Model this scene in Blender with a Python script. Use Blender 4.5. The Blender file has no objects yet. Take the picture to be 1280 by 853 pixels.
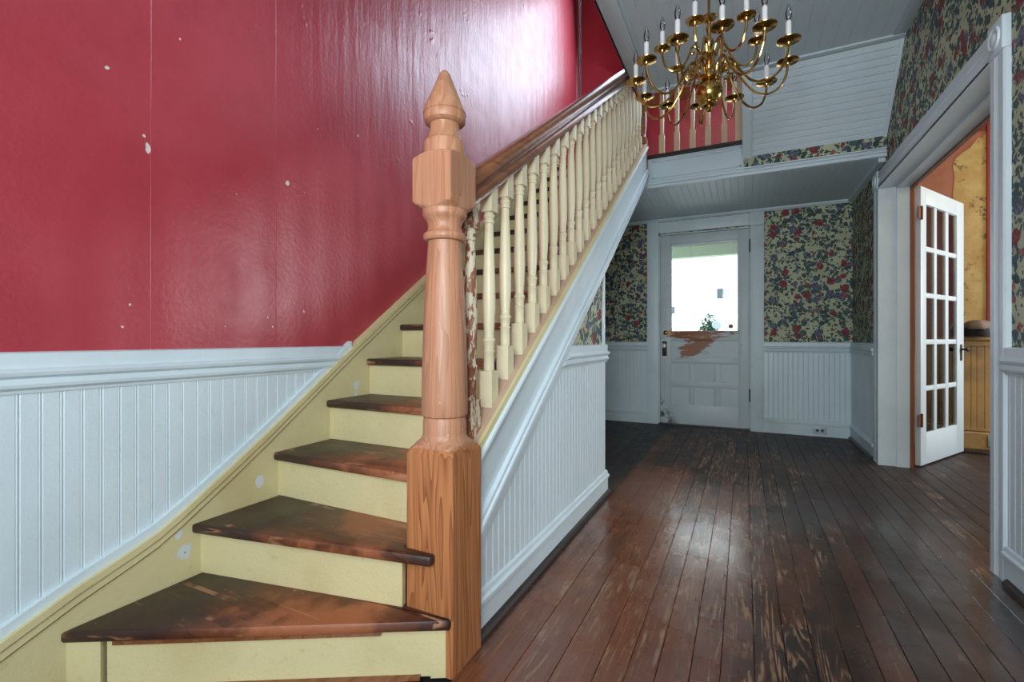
import bpy, bmesh, math, random
from math import sin, cos, pi, radians
from mathutils import Vector, Matrix, noise
random.seed(7)
SC = bpy.context.scene
COL = SC.collection

# ------------------------------------------------------------------ camera
cam_d = bpy.data.cameras.new('camera')
cam = bpy.data.objects.new('camera', cam_d); COL.objects.link(cam)
cam.location = (0, 0, .92)
cam.rotation_euler = (radians(90), 0, radians(26.3))
cam_d.sensor_width = 36; cam_d.lens = 586 / 1280 * 36
cam_d.shift_y = -2.8 / 1280
cam_d.clip_start = .02
SC.camera = cam

# ------------------------------------------------------------------ world, lamps, exposure
SC.view_settings.view_transform = 'Standard'
SC.view_settings.look = 'None'
SC.view_settings.gamma = 1
SC.view_settings.use_curve_mapping = False
SC.view_settings.exposure = 0.0
W = bpy.data.worlds.new('overcast_sky'); SC.world = W; W.use_nodes = True
W.node_tree.nodes['Background'].inputs[0].default_value = (.86, .93, 1, 1)
W.node_tree.nodes['Background'].inputs[1].default_value = 9.0

def area(name, loc, target, sx, sy, watts, color):
    d = bpy.data.lights.new(name, 'AREA'); d.shape = 'RECTANGLE'
    d.size = sx; d.size_y = sy; d.energy = watts; d.color = color
    o = bpy.data.objects.new(name, d); COL.objects.link(o)
    o.location = loc
    o.rotation_euler = (Vector(target) - Vector(loc)).to_track_quat('-Z', 'Y').to_euler()
    return o
area('hall_window_light', (.2, -1.4, 1.45), (-.45, 3., 1.75), 1.3, 1.5, 84, (.86, .95, 1))
area('camera_flash', (-.12, -.06, 1.36), (-.5, 3., 1.8), .22, .22, 9, (.92, .97, 1))
area('side_room_window_light', (3.8, 4.45, 1.5), (.3, 2.7, .5), 1.1, 1.5, 88, (.88, .95, 1))
sl = bpy.data.lights.new('side_room_warm_fill', 'POINT'); sl.energy = 26; sl.color = (1, .74, .46); sl.shadow_soft_size = .12  # added warm fill, no visible source; lifts the wall behind the French door
so = bpy.data.objects.new('side_room_warm_fill', sl); COL.objects.link(so); so.location = (2.3, 3.9, 2.45)
area('stairwell_window_light', (-.32, 4.62, 3.74), (-.8, 2., 3.2), 2.0, 1.65, 86, (.72, .83, 1))

# ------------------------------------------------------------------ node helpers
class NT:
    def __init__(s, name):
        s.m = bpy.data.materials.new(name); s.m.use_nodes = True
        s.t = s.m.node_tree; s.b = s.t.nodes['Principled BSDF']
    def n(s, typ, ins=None, out=0, **props):
        nd = s.t.nodes.new('ShaderNode' + typ)
        for k, v in props.items(): setattr(nd, k, v)
        for k, v in (ins or {}).items(): s.set(nd.inputs[k], v)
        return nd.outputs[out]
    def set(s, sock, v):
        if isinstance(v, bpy.types.NodeSocket): s.t.links.new(v, sock)
        else:
            if isinstance(v, tuple) and len(v) == 3 and sock.type == 'RGBA': v = (*v, 1)
            sock.default_value = v
    def math(s, op, a, b=0., c=0., clamp=False):
        return s.n('Math', {0: a, 1: b, 2: c}, operation=op, use_clamp=clamp)
    def vm(s, op, a, b=(0, 0, 0)):
        return s.n('VectorMath', {0: a, 1: b}, operation=op)
    def mix(s, f, a, b):
        nd = s.t.nodes.new('ShaderNodeMix'); nd.data_type = 'RGBA'
        s.set(nd.inputs[0], f); s.set(nd.inputs[6], a); s.set(nd.inputs[7], b)
        return nd.outputs[2]
    def step(s, v, lo, hi):      # smooth 0..1
        nd = s.t.nodes.new('ShaderNodeMapRange'); nd.interpolation_type = 'SMOOTHSTEP'
        s.set(nd.inputs[0], v); s.set(nd.inputs[1], lo); s.set(nd.inputs[2], hi)
        return nd.outputs[0]
    def obj(s):
        nd = s.t.nodes.new('ShaderNodeTexCoord'); return nd.outputs['Object']
    def pos(s):
        nd = s.t.nodes.new('ShaderNodeNewGeometry'); return nd.outputs['Position']
    def rnd(s):
        nd = s.t.nodes.new('ShaderNodeObjectInfo'); return nd.outputs['Random']
    def scale(s, v, sc):
        return s.vm('MULTIPLY', v, sc)
    def noise(s, v, sc, det=4., rough=.55, dist=0., col=False):
        return s.n('TexNoise', {'Vector': v, 'Scale': sc, 'Detail': det, 'Roughness': rough, 'Distortion': dist}, out=1 if col else 0)
    def vor(s, v, sc, out, rnd=1.):
        nd = s.t.nodes.new('ShaderNodeTexVoronoi'); s.set(nd.inputs['Vector'], v); s.set(nd.inputs['Scale'], sc)
        nd.inputs['Randomness'].default_value = rnd
        return nd.outputs['Distance'], nd.outputs['Color']
    def sep(s, v):
        nd = s.t.nodes.new('ShaderNodeSeparateXYZ'); s.set(nd.inputs[0], v); return nd.outputs
    def comb(s, x, y, z=0.):
        return s.n('CombineXYZ', {0: x, 1: y, 2: z})
    def bump(s, h, st, dist=.01):
        s.set(s.b.inputs['Normal'], s.n('Bump', {'Height': h, 'Strength': st, 'Distance': dist}))
    def done(s, color=None, rough=None, metal=None, spec=None):
        if color is not None: s.set(s.b.inputs['Base Color'], color)
        if rough is not None: s.set(s.b.inputs['Roughness'], rough)
        if metal is not None: s.set(s.b.inputs['Metallic'], metal)
        if spec is not None: s.set(s.b.inputs['Specular IOR Level'], spec)
        return s.m

M = {}
def paint(name, col, dirt, rough=.4, amount=.25, bump=.15, chips=None):
    t = NT(name); p = t.pos()
    n1 = t.noise(p, 3.2, 5); n2 = t.noise(p, 38, 3)
    f = t.math('MULTIPLY', t.step(n1, .42, .75), amount)
    c = t.mix(f, col, dirt)
    c = t.mix(t.math('MULTIPLY', t.step(n2, .62, .74), amount * .8), c, dirt)
    if chips:
        s = t.noise(p, 21, 6, .7)
        c = t.mix(t.step(s, chips[0], chips[0] + .02), c, chips[1])
    if name == 'yellow_paint':      # filler smeared over old nail holes on the skirt
        X, Y, Z = t.sep(p); wob = t.math('MULTIPLY', t.math('SUBTRACT', t.noise(p, 40, 4), .5), .03)
        for y, z, r in ((.865, .248, .024), (.85, .312, .013), (1.12, .403, .020), (1.59, .709, .020), (1.59, .673, .011)):
            d = t.n('VectorMath', {0: t.scale(t.vm('SUBTRACT', p, (-1.575, y, z)), (.3, 1, .8))}, out=1, operation='LENGTH')
            d = t.math('ADD', d, wob)
            c = t.mix(t.math('SUBTRACT', 1., t.step(d, r * .6, r)), c, (.58, .64, .66))
            c = t.mix(t.math('SUBTRACT', 1., t.step(t.math('SUBTRACT', d, wob), .0018, .0026)), c, (.08, .08, .07)) if r > .022 else c
    t.bump(t.math('ADD', n2, t.noise(p, 110, 2)), bump, .004)
    M[name] = t.done(c, t.math('ADD', rough, t.math('MULTIPLY', n1, .12)))
paint('white_paint', (.60, .70, .75), (.44, .53, .57), .36, .35)
paint('aged_white_paint', (.56, .66, .70), (.34, .36, .33), .42, .5, .2, (.70, (.10, .09, .07)))
paint('white_ceiling', (.56, .65, .70), (.47, .55, .59), .5, .3)
paint('yellow_paint', (.62, .545, .30), (.46, .36, .165), .42, .5, .25, (.735, (.50, .55, .55)))
paint('cream_paint', (.66, .60, .41), (.48, .40, .24), .36, .35, .2, (.74, (.16, .10, .06)))
paint('tan_paint', (.60, .44, .27), (.45, .30, .15), .4, .4, .2)
paint('pink_sill', (.50, .36, .26), (.40, .27, .15), .5, .6, .2)
paint('door_paint', (.50, .57, .60), (.30, .34, .30), .42, .45, .2, (.715, (.05, .05, .045)))
paint('outside_white', (.85, .86, .86), (.8, .82, .82), .7, .2)
paint('porch_green', (.25, .33, .23), (.2, .26, .19), .7, .3)
paint('porch_grey', (.12, .15, .14), (.09, .11, .10), .7, .3)
paint('pine_wainscot', (.42, .25, .085), (.16, .10, .05), .5, .9, .25)
paint('orange_wood', (.24, .075, .022), (.12, .04, .015), .45, .6)
paint('dark_room_red', (.24, .022, .02), (.17, .018, .016), .6, .5)
paint('ground', (.5, .5, .47), (.4, .42, .36), .9, .5)

# red plaster wall with blisters, seams and little chips
def red_wall():
    t = NT('red_wall_paint'); p = t.pos(); X, Y, Z = t.sep(p)
    n1 = t.noise(p, 1.6, 6, .6); n2 = t.noise(p, 9, 5)
    c = t.mix(t.step(n1, .35, .7), (.36, .024, .042), (.42, .044, .066))
    c = t.mix(t.math('MULTIPLY', t.step(n2, .45, .8), .35), c, (.28, .008, .02))
    wob = t.math('MULTIPLY', t.math('SUBTRACT', t.noise(p, 45, 4), .5), .05)
    mask = None
    for (y, z, r, k) in ((.775, 1.49, .011, 2.2), (.675, 1.68, .008, 1), (.865, 1.87, .006, 1), (1.255, 1.53, .012, 1.3), (1.285, 1.525, .005, 1), (1.335, 1.515, .005, .4),
                         (.765, 1.525, .004, 1), (1.05, 1.43, .005, .5), (.71, .955, .005, 1), (1.01, .962, .004, 1), (1.33, 1.03, .007, 1.6), (1.63, 1.86, .006, 2), (1.40, 1.80, .004, 1), (4.9, 4.03, .02, 1), (.73, 1.02, .004, 1), (1.19, .965, .004, 1), (1.17, 1.0, .003, 1)):
        d = t.n('Math', {0: t.math('POWER', t.math('SUBTRACT', Y, y), 2), 1: t.math('POWER', t.math('DIVIDE', t.math('SUBTRACT', Z, z), k), 2)}, operation='ADD')
        d = t.math('ADD', t.math('SQRT', d), t.math('MULTIPLY', wob, .25))
        mk = t.math('SUBTRACT', 1., t.step(d, r * .55, r * .75))
        mask = mk if mask is None else t.math('MAXIMUM', mask, mk)
    c = t.mix(mask, c, (.62, .55, .50))
    scr = t.math('MULTIPLY', t.step(t.noise(t.comb(t.math('SUBTRACT', Y, t.math('MULTIPLY', Z, .35)), Z, 0.), 60, 2), .72, .76), .25)
    c = t.mix(scr, c, (.5, .12, .13))
    # blisters stand stronger up the stairwell
    up = t.step(t.math('ADD', Z, t.math('MULTIPLY', Y, .5)), 1.9, 3.1)
    bl = t.vor(t.vm('ADD', t.scale(p, (1, 1, .8)), t.scale(t.noise(p, 5, 3, col=True), (.22, .22, .22))), 17, 0)[0]
    bl = t.math('MULTIPLY', t.math('MULTIPLY', t.math('SUBTRACT', 1., t.step(bl, .02, .30)), t.step(t.noise(p, 4, 2), .52, .66)), up)
    lines = t.math('MULTIPLY', t.noise(t.scale(p, (1, 7, .9)), 2.2, 5), 1.1)
    seam = t.step(t.math('ABSOLUTE', t.math('SUBTRACT', t.math('FRACT', t.math('DIVIDE', t.math('ADD', Y, .266), .42)), .5)), .0035, .0)
    h = t.math('ADD', t.math('MULTIPLY', bl, .40), t.math('MULTIPLY', t.math('MULTIPLY', lines, up), .9))
    h = t.math('ADD', h, t.math('MULTIPLY', t.noise(p, 55, 4), .25))
    h = t.math('ADD', h, t.math('MULTIPLY', seam, .22))
    h = t.math('ADD', h, t.math('MULTIPLY', mask, -1.))
    t.bump(h, .40, .012)
    M['red'] = t.done(c, t.math('ADD', .25, t.math('MULTIPLY', n2, .20)), spec=1.)
red_wall()

def wallpaper(name, axis, cream=(.45, .47, .305)):
    t = NT(name); p = t.pos(); X, Y, Z = t.sep(p)
    v = t.comb(X if axis == 'x' else Y, Z, 0.)
    ds = t.scale(t.vm('SUBTRACT', t.noise(v, 19, 4, col=True), (.5, .5, .5)), (.06, .06, 0))
    v2 = t.vm('ADD', v, ds)
    c = t.mix(t.step(t.noise(v, 4, 3), .4, .65), cream, tuple(x * .82 for x in cream))
    clus = t.noise(t.vm('ADD', v, (3.3, 1.7, 0)), 6.5, 2)
    det = t.noise(v, 90, 3)
    for sc, th, off in ((21, .40, (0, 0, 0)), (32, .38, (5, 2, 0)), (48, .36, (9, 4, 0))):
        d, col = t.vor(t.vm('ADD', v2, off), sc, 0)
        r, g, b = t.sep(col)
        m = t.math('MULTIPLY', t.math('SUBTRACT', 1., t.step(d, th, th + .07)), t.math('GREATER_THAN', t.math('ADD', r, t.math('MULTIPLY', t.math('SUBTRACT', clus, .45), 3.2)), .40))
        lc = t.mix(g, (.006, .030, .026), (.03, .085, .06))
        lc = t.mix(t.step(b, .6, .9), lc, (.05, .10, .13))
        lc = t.mix(t.math('MULTIPLY', det, .6), lc, (.01, .025, .03))
        c = t.mix(m, c, lc)
    for sc, th, cut, a, bb, off in ((11, .34, .62, (.035, .035, .075), (.15, .17, .23), (1, 8, 0)), (10.5, .34, .64, (.11, .005, .011), (.26, .03, .042), (6, 3, 0)), (20, .32, .78, (.16, .008, .012), (.36, .11, .08), (2, 6, 0))):
        d, col = t.vor(t.vm('ADD', v2, off), sc, 0)
        r, g, b = t.sep(col)
        m = t.math('MULTIPLY', t.math('SUBTRACT', 1., t.step(d, th, th + .05)), t.math('GREATER_THAN', r, cut))
        pet = t.step(t.noise(v, 44, 2, dist=1.2), .38, .66)
        fc = t.mix(pet, a, bb)
        c = t.mix(m, c, fc)
    t.bump(t.noise(p, 25, 3), .1, .004)
    M[name] = t.done(c, .62)
wallpaper('floral_x', 'x'); wallpaper('floral_y', 'y')

def torn_paper():
    t = NT('torn_yellow_paper'); p = t.pos(); X, Y, Z = t.sep(p)
    n = t.noise(p, 4, 6, .65); n2 = t.noise(p, 14, 5, .7)
    c = t.mix(t.step(n, .38, .62), (.44, .27, .085), (.52, .38, .15))
    c = t.mix(t.step(n2, .56, .66), c, (.27, .15, .055))
    c = t.mix(t.step(t.noise(p, 7, 6, .7), .60, .68), c, (.09, .055, .03))
    M['torn_paper'] = t.done(c, .7)
torn_paper()
def red_plaster():
    t = NT('bare_red_plaster'); p = t.pos()
    n = t.noise(p, 3, 6, .65)
    c = t.mix(t.step(n, .35, .65), (.26, .085, .055), (.38, .14, .085))
    M['plaster'] = t.done(c, .7)
red_plaster()

# wood: figured grain along an axis, optional dark finish worn away
def wood(name, axis, c0, c1, c2, fig=1., rough=.4, worn=None, bumpk=.15, sc=1.):
    t = NT(name); p = t.pos(); r = t.rnd()
    s = {'y': (14, .9, 14), 'z': (14, 14, .9), 'x': (.9, 14, 14)}[axis]
    off = t.scale(t.comb(r, t.math('MULTIPLY', r, 7.3), t.math('MULTIPLY', r, 3.1)), (40, 40, 40))
    v = t.vm('ADD', t.scale(p, tuple(k * sc for k in s)), off)
    n = t.noise(v, .55, 3, .5, .3)
    ring = t.math('FRACT', t.math('MULTIPLY', n, 11 * fig))
    ring = t.math('POWER', ring, 2.2)
    fib = t.noise(t.scale(v, {'y': (6, 1.5, 6), 'z': (6, 6, 1.5), 'x': (1.5, 6, 6)}[axis]), 1.6, 4, .6)
    big = t.noise(t.vm('ADD', p, off), 2.6, 4)
    c = t.mix(ring, c0, c1)
    c = t.mix(t.math('MULTIPLY', t.step(fib, .45, .75), .55), c, c2)
    c = t.mix(t.math('MULTIPLY', t.step(big, .45, .72), .35), c, c2)
    t.bump(t.math('ADD', t.math('MULTIPLY', ring, .5), fib), bumpk, .003)
    return t, c, dict(p=p, r=r, v=v, ring=ring, fib=fib, big=big, off=off, rough=rough)
t, c, k = wood('newel_pine_block', 'z', (.45, .185, .068), (.20, .060, .018), (.33, .12, .045), 2.6); M['pine_block'] = t.done(c, .42)
t, c, k = wood('newel_pine_shaft', 'z', (.47, .235, .135), (.36, .155, .078), (.30, .13, .07), 1.6)
c = t.mix(t.step(t.noise(k['p'], 30, 5, .7), .66, .72), c, (.60, .46, .34)); M['pine_shaft'] = t.done(c, .45)
t, c, k = wood('handrail_wood', 'y', (.27, .105, .04), (.16, .052, .018), (.10, .032, .012), .7); M['rail_wood'] = t.done(c, .3)
t, c, k = wood('peeled_wood', 'z', (.30, .11, .05), (.20, .065, .03), (.15, .05, .02), .6)
c = t.mix(t.step(t.noise(t.scale(k['p'], (1, 1, .35)), 46, 5, .7), .49, .53), c, (.62, .57, .42)); M['peeled'] = t.done(c, .5)

def tread_wood(name):
    t, c, k = wood(name, 'x', (.14, .042, .016), (.055, .018, .009), (.09, .028, .012), 1.0, sc=.8)
    p = k['p']; X, Y, Z = t.sep(p); off = k['off']
    q = t.vm('ADD', p, off)
    # the varnish survives dark at the walls and wears off where feet land
    foot = t.math('SUBTRACT', 1., t.step(t.math('ABSOLUTE', t.math('ADD', X, 1.06)), .08, .42))
    w = t.math('ADD', t.math('MULTIPLY', foot, .42), t.math('MULTIPLY', t.noise(q, 4.5, 5, .65), .95))
    dark = t.mix(t.noise(q, 14, 4), (.017, .0075, .007), (.052, .023, .018))
    worn = t.mix(t.math('MULTIPLY', t.step(w, .78, 1.0), .85), c, (.36, .12, .048))
    c = t.mix(t.step(w, .55, .82), dark, worn)
    line = t.math('MULTIPLY', t.step(k['ring'], .55, .9), t.step(t.math('ADD', t.noise(q, 7, 4), t.math('MULTIPLY', foot, .08)), .52, .66))
    c = t.mix(t.math('MULTIPLY', line, .85), c, (.44, .20, .10))
    c = t.mix(t.step(t.noise(p, 55, 3, .7), .715, .735), c, (.5, .48, .45))
    M[name] = t.done(c, t.math('ADD', .28, t.math('MULTIPLY', t.noise(q, 9, 4), .3)))
tread_wood('tread_wood')

def floor_wood():
    t, c, k = wood('floor_plank_wood', 'y', (.205, .066, .026), (.125, .038, .016), (.085, .026, .012), 2.0, sc=.85)
    p = k['p']; X, Y, Z = t.sep(p); q = t.vm('ADD', p, k['off']); r = k['r']
    r2 = t.math('FRACT', t.math('MULTIPLY', r, 17.3))
    lowf = t.noise(t.scale(p, (1, .6, 1)), 1.7, 6, .62)
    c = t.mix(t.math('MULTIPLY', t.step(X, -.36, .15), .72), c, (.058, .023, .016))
    # dark stain in patches, plus painted shade towards the entrance; darker to the right
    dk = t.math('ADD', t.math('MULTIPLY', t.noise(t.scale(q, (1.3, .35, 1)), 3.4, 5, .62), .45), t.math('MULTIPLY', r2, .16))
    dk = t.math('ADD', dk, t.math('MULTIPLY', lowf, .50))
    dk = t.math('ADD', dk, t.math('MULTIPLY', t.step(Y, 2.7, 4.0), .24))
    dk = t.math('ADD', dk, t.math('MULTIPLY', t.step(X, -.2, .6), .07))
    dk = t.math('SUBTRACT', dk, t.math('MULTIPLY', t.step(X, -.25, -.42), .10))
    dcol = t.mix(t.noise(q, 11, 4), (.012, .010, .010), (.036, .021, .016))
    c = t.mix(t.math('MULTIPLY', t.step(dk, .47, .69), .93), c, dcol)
    # finish scuffed through to pale grain lines in the walking line
    band = t.math('SUBTRACT', 1., t.step(t.math('ABSOLUTE', t.math('ADD', X, .10)), .10, .60))
    wn = t.noise(t.scale(q, (2.4, .55, 1)), 3.2, 5, .6)
    wm = t.step(t.math('ADD', wn, t.math('MULTIPLY', band, .15)), .54, .66)
    gr = t.step(t.math('ADD', k['ring'], t.math('MULTIPLY', t.math('SUBTRACT', k['fib'], .5), 1.3)), .30, .62)
    gr = t.math('MULTIPLY', gr, t.step(t.noise(t.scale(q, (1, .10, 1)), 120, 3, .6), .36, .60))
    c = t.mix(t.math('MULTIPLY', t.math('MULTIPLY', wm, gr), .80), c, (.33, .19, .105))
    sp = t.step(t.noise(t.scale(p, (1, .22, 1)), 60, 4, .7), .645, .70)
    c = t.mix(t.math('MULTIPLY', sp, .5), c, (.38, .19, .10))
    # near-black band along the foot of the stair wall
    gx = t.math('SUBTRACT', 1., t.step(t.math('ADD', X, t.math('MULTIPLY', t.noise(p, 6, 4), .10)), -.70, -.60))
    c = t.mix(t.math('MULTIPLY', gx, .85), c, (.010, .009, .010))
    rg = t.math('ADD', .12, t.math('MULTIPLY', t.noise(q, 6, 5), .30))
    t.bump(t.math('ADD', t.math('MULTIPLY', k['ring'], .4), t.noise(t.scale(p, (1, .3, 1)), 30, 4)), .12, .003)
    t.set(t.b.inputs['Coat Weight'], t.math('MULTIPLY', t.step(Y, 3.5, 2.3), t.math('MULTIPLY', t.step(t.noise(p, 3, 4), .30, .62), .8))); t.b.inputs['Coat Roughness'].default_value = .2
    rg = t.math('ADD', rg, t.math('MULTIPLY', t.step(Y, 2.5, 3.8), .25))
    M['floor_wood'] = t.done(c, rg, spec=.45)
floor_wood()

def door_peel():
    t = NT('door_peeling_paint'); p = t.pos(); X, Y, Z = t.sep(p)
    wv = t.noise(t.scale(p, (1, 1, 5.5)), 7.5, 6, .7)
    # bare wood below the glass where rain took the paint: a strip under the sill and a patch beneath it
    def blob(cx, wx, cz, wz, sl=0.):
        xx = t.math('SUBTRACT', t.math('ADD', X, -cx), t.math('MULTIPLY', t.math('ADD', Z, -cz), sl))
        a = t.math('POWER', t.math('DIVIDE', xx, wx), 2.); b = t.math('POWER', t.math('DIVIDE', t.math('ADD', Z, -cz), wz), 2.)
        return t.math('ADD', a, b)
    m = t.math('MINIMUM', blob(-.42, .33, .975, .058), t.math('MINIMUM', blob(-.47, .15, .84, .11, .9), blob(-.53, .11, .765, .035)))
    m = t.math('ADD', m, t.math('MULTIPLY', t.math('SUBTRACT', wv, .5), 5.0))
    m = t.math('SUBTRACT', 1., t.step(m, .70, .90))
    m = t.math('MULTIPLY', m, t.step(Z, 1.01, .995))
    n1 = t.noise(p, 3.2, 5)
    c = t.mix(t.math('MULTIPLY', t.step(n1, .4, .75), .3), (.50, .57, .60), (.36, .42, .42))
    ch = t.math('MULTIPLY', t.step(t.noise(t.scale(p, (.6, 1, 3)), 16, 5, .7), .63, .66), t.math('MULTIPLY', t.step(Z, .98, .88), t.step(Z, .66, .72)))
    c = t.mix(ch, c, (.09, .07, .05))
    w = t.mix(t.noise(t.scale(p, (2, 1, 16)), 4, 4), (.20, .062, .02), (.36, .125, .045))
    c = t.mix(m, c, w)
    mould = t.math('MULTIPLY', t.math('SUBTRACT', 1., t.step(t.math('ADD', t.math('ADD', X, .80), t.math('MULTIPLY', Z, .5)), .08, .24)), t.step(t.noise(p, 13, 5, .7), .45, .6))
    c = t.mix(mould, c, (.07, .08, .05))
    t.bump(t.math('ADD', t.math('MULTIPLY', m, -.6), t.noise(p, 60, 3)), .2, .003)
    M['door_peel'] = t.done(c, .45)
door_peel()

def flat(name, col, rough=.5, metal=0., spec=.5):
    t = NT(name); n = t.noise(t.pos(), 18, 4)
    c = t.mix(t.math('MULTIPLY', n, .5), col, tuple(x * .6 for x in col))
    M[name] = t.done(c, t.math('ADD', rough - .06, t.math('MULTIPLY', n, .12)), metal, spec)
flat('brass', (.56, .36, .115), .17, 1.)
flat('old_brass', (.30, .15, .06), .4, 1.)
flat('rusty_hinge', (.16, .055, .025), .5, .7)
flat('dark_iron', (.025, .022, .02), .45, .6)
flat('candle_white', (.80, .82, .82), .35)
flat('white_china', (.6, .62, .6), .2)
flat('black_shoe', (.020, .013, .010), .4)
flat('hat_brown', (.23, .16, .12), .85)
flat('hat_dark', (.012, .010, .012), .8)
flat('sticker_mauve', (.5, .32, .42), .6)
flat('sticker_dark', (.25, .10, .17), .6)
flat('leaf_green', (.014, .105, .052), .7)
flat('outlet_plate', (.5, .56, .58), .35)
flat('outlet_green', (.36, .50, .42), .35)
flat('slot_dark', (.03, .04, .05), .5)
flat('house_glass', (.02, .035, .045), .4)
flat('joint_shadow', (.018, .013, .011), .8)
flat('brick_pink', (.6, .5, .47), .8)
flat('mailbox_grey', (.20, .25, .28), .5)
flat('concrete', (.22, .2, .19), .9)

def glass(name, gloss=.10):
    m = bpy.data.materials.new(name); m.use_nodes = True; nt = m.node_tree
    nt.nodes.remove(nt.nodes['Principled BSDF'])
    tr = nt.nodes.new('ShaderNodeBsdfTransparent'); tr.inputs[0].default_value = (.96, .98, .97, 1)
    gl = nt.nodes.new('ShaderNodeBsdfGlossy'); gl.inputs['Roughness'].default_value = .03
    fr = nt.nodes.new('ShaderNodeFresnel'); fr.inputs[0].default_value = 1.5
    mx = nt.nodes.new('ShaderNodeMixShader')
    nt.links.new(fr.outputs[0], mx.inputs[0]); nt.links.new(tr.outputs[0], mx.inputs[1]); nt.links.new(gl.outputs[0], mx.inputs[2])
    nt.links.new(mx.outputs[0], nt.nodes['Material Output'].inputs[0])
    M[name] = m
glass('pane_glass')
t = NT('sticker_film'); t.done((.42, .25, .33), .6)
tl = t.t.nodes.new('ShaderNodeBsdfTranslucent'); tl.inputs[0].default_value = (.30, .15, .21, 1)
mx = t.t.nodes.new('ShaderNodeMixShader'); mx.inputs[0].default_value = .35
t.t.links.new(t.b.outputs[0], mx.inputs[1]); t.t.links.new(tl.outputs[0], mx.inputs[2]); t.t.links.new(mx.outputs[0], t.t.nodes['Material Output'].inputs[0])
M['sticker_mauve'] = t.m
glass('bulb_glass')

# ------------------------------------------------------------------ mesh helpers
class MB:
    def __init__(s): s.v = []; s.f = []
    def box(s, x0, x1, y0, y1, z0, z1):
        b = len(s.v)
        s.v += [(x, y, z) for z in (z0, z1) for y in (y0, y1) for x in (x0, x1)]
        for q in ((0, 2, 3, 1), (4, 5, 7, 6), (0, 1, 5, 4), (2, 6, 7, 3), (0, 4, 6, 2), (1, 3, 7, 5)): s.f.append([b + i for i in q])
        return s
    def prism(s, pts, vec):
        b = len(s.v); n = len(pts); vec = Vector(vec)
        s.v += [tuple(p) for p in pts] + [tuple(Vector(p) + vec) for p in pts]
        s.f.append([b + i for i in range(n)][::-1]); s.f.append([b + n + i for i in range(n)])
        for i in range(n):
            j = (i + 1) % n; s.f.append([b + i, b + j, b + n + j, b + n + i])
        return s
    def lathe(s, prof, c, seg=16, axis='z', rfun=None):
        b = len(s.v); n = len(prof)
        for (r, h) in prof:
            for k in range(seg):
                a = 2 * pi * (k + .5) / seg; rr = rfun(a, r, h) if rfun else r
                p = (rr * cos(a), rr * sin(a), h)
                if axis == 'y': p = (p[0], p[2], p[1])
                if axis == 'x': p = (p[2], p[0], p[1])
                s.v.append((c[0] + p[0], c[1] + p[1], c[2] + p[2]))
        for i in range(n - 1):
            for k in range(seg):
                j = (k + 1) % seg
                s.f.append([b + i * seg + k, b + i * seg + j, b + (i + 1) * seg + j, b + (i + 1) * seg + k])
        s.f.append([b + k for k in range(seg)][::-1]); s.f.append([b + (n - 1) * seg + k for k in range(seg)])
        return s
    def tube(s, pts, rad, seg=8):
        pts = [Vector(p) for p in pts]; n = len(pts); b = len(s.v)
        up = Vector((0, 0, 1)); prev = None
        for i, p in enumerate(pts):
            d = (pts[min(i + 1, n - 1)] - pts[max(i - 1, 0)]).normalized()
            a = prev - d * prev.dot(d) if prev else (up.cross(d) if abs(d.z) < .95 else Vector((1, 0, 0)).cross(d))
            a.normalize(); prev = a; c = d.cross(a)
            r = rad[i] if isinstance(rad, (list, tuple)) else rad
            for k in range(seg):
                t = 2 * pi * k / seg; s.v.append(tuple(p + a * cos(t) * r + c * sin(t) * r))
        for i in range(n - 1):
            for k in range(seg):
                j = (k + 1) % seg
                s.f.append([b + i * seg + k, b + i * seg + j, b + (i + 1) * seg + j, b + (i + 1) * seg + k])
        s.f.append([b + k for k in range(seg)][::-1]); s.f.append([b + (n - 1) * seg + k for k in range(seg)])
        return s
    def xf(s, mat):
        s.v = [tuple(mat @ Vector(p)) for p in s.v]; return s
    def build(s, name, mat, parent=None, smooth=None, bevel=0, seg=2):
        org = Vector((0, 0, 0))
        if parent is not None: org = wloc(parent)
        me = bpy.data.meshes.new(name)
        me.from_pydata([tuple(Vector(p) - org) for p in s.v], [], s.f); me.validate(); me.update()
        bm = bmesh.new(); bm.from_mesh(me); bmesh.ops.recalc_face_normals(bm, faces=bm.faces)
        if bevel:
            bmesh.ops.bevel(bm, geom=[e for e in bm.edges if len(e.link_faces) == 2 and e.calc_face_angle(0) > .6], offset=bevel, segments=seg, affect='EDGES', profile=.5)
        bm.to_mesh(me); bm.free()
        if smooth is not None or bevel:
            me.shade_smooth(); me.set_sharp_from_angle(angle=radians(smooth or 35))
        me.materials.append(M[mat] if isinstance(mat, str) else mat)
        o = bpy.data.objects.new(name, me); COL.objects.link(o)
        if parent is not None: o.parent = parent
        return o
def wloc(o):
    v = Vector((0, 0, 0))
    while o is not None: v = v + o.location; o = o.parent
    return v
def tag(o, label=None, cat=None, group=None, kind=None):
    if label: o['label'] = label
    if cat: o['category'] = cat
    if group: o['group'] = group
    if kind: o['kind'] = kind
    return o
def thing(name, loc, label, cat, group=None):
    o = bpy.data.objects.new(name, None); COL.objects.link(o); o.location = loc
    o.empty_display_size = .1
    return tag(o, label, cat, group)
def struct(mb, name, mat, label=None, **k):
    o = mb.build(name, mat, **k); o['kind'] = 'structure'
    if label: o['label'] = label
    return o
def sweep_y(prof, y0, y1):      # profile in (x,z) run along y
    return MB().prism([(x, y0, z) for x, z in prof], (0, y1 - y0, 0))
def sweep_x(prof, x0, x1):      # profile in (y,z) run along x
    return MB().prism([(x0, y, z) for y, z in prof], (x1 - x0, 0, 0))

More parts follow.
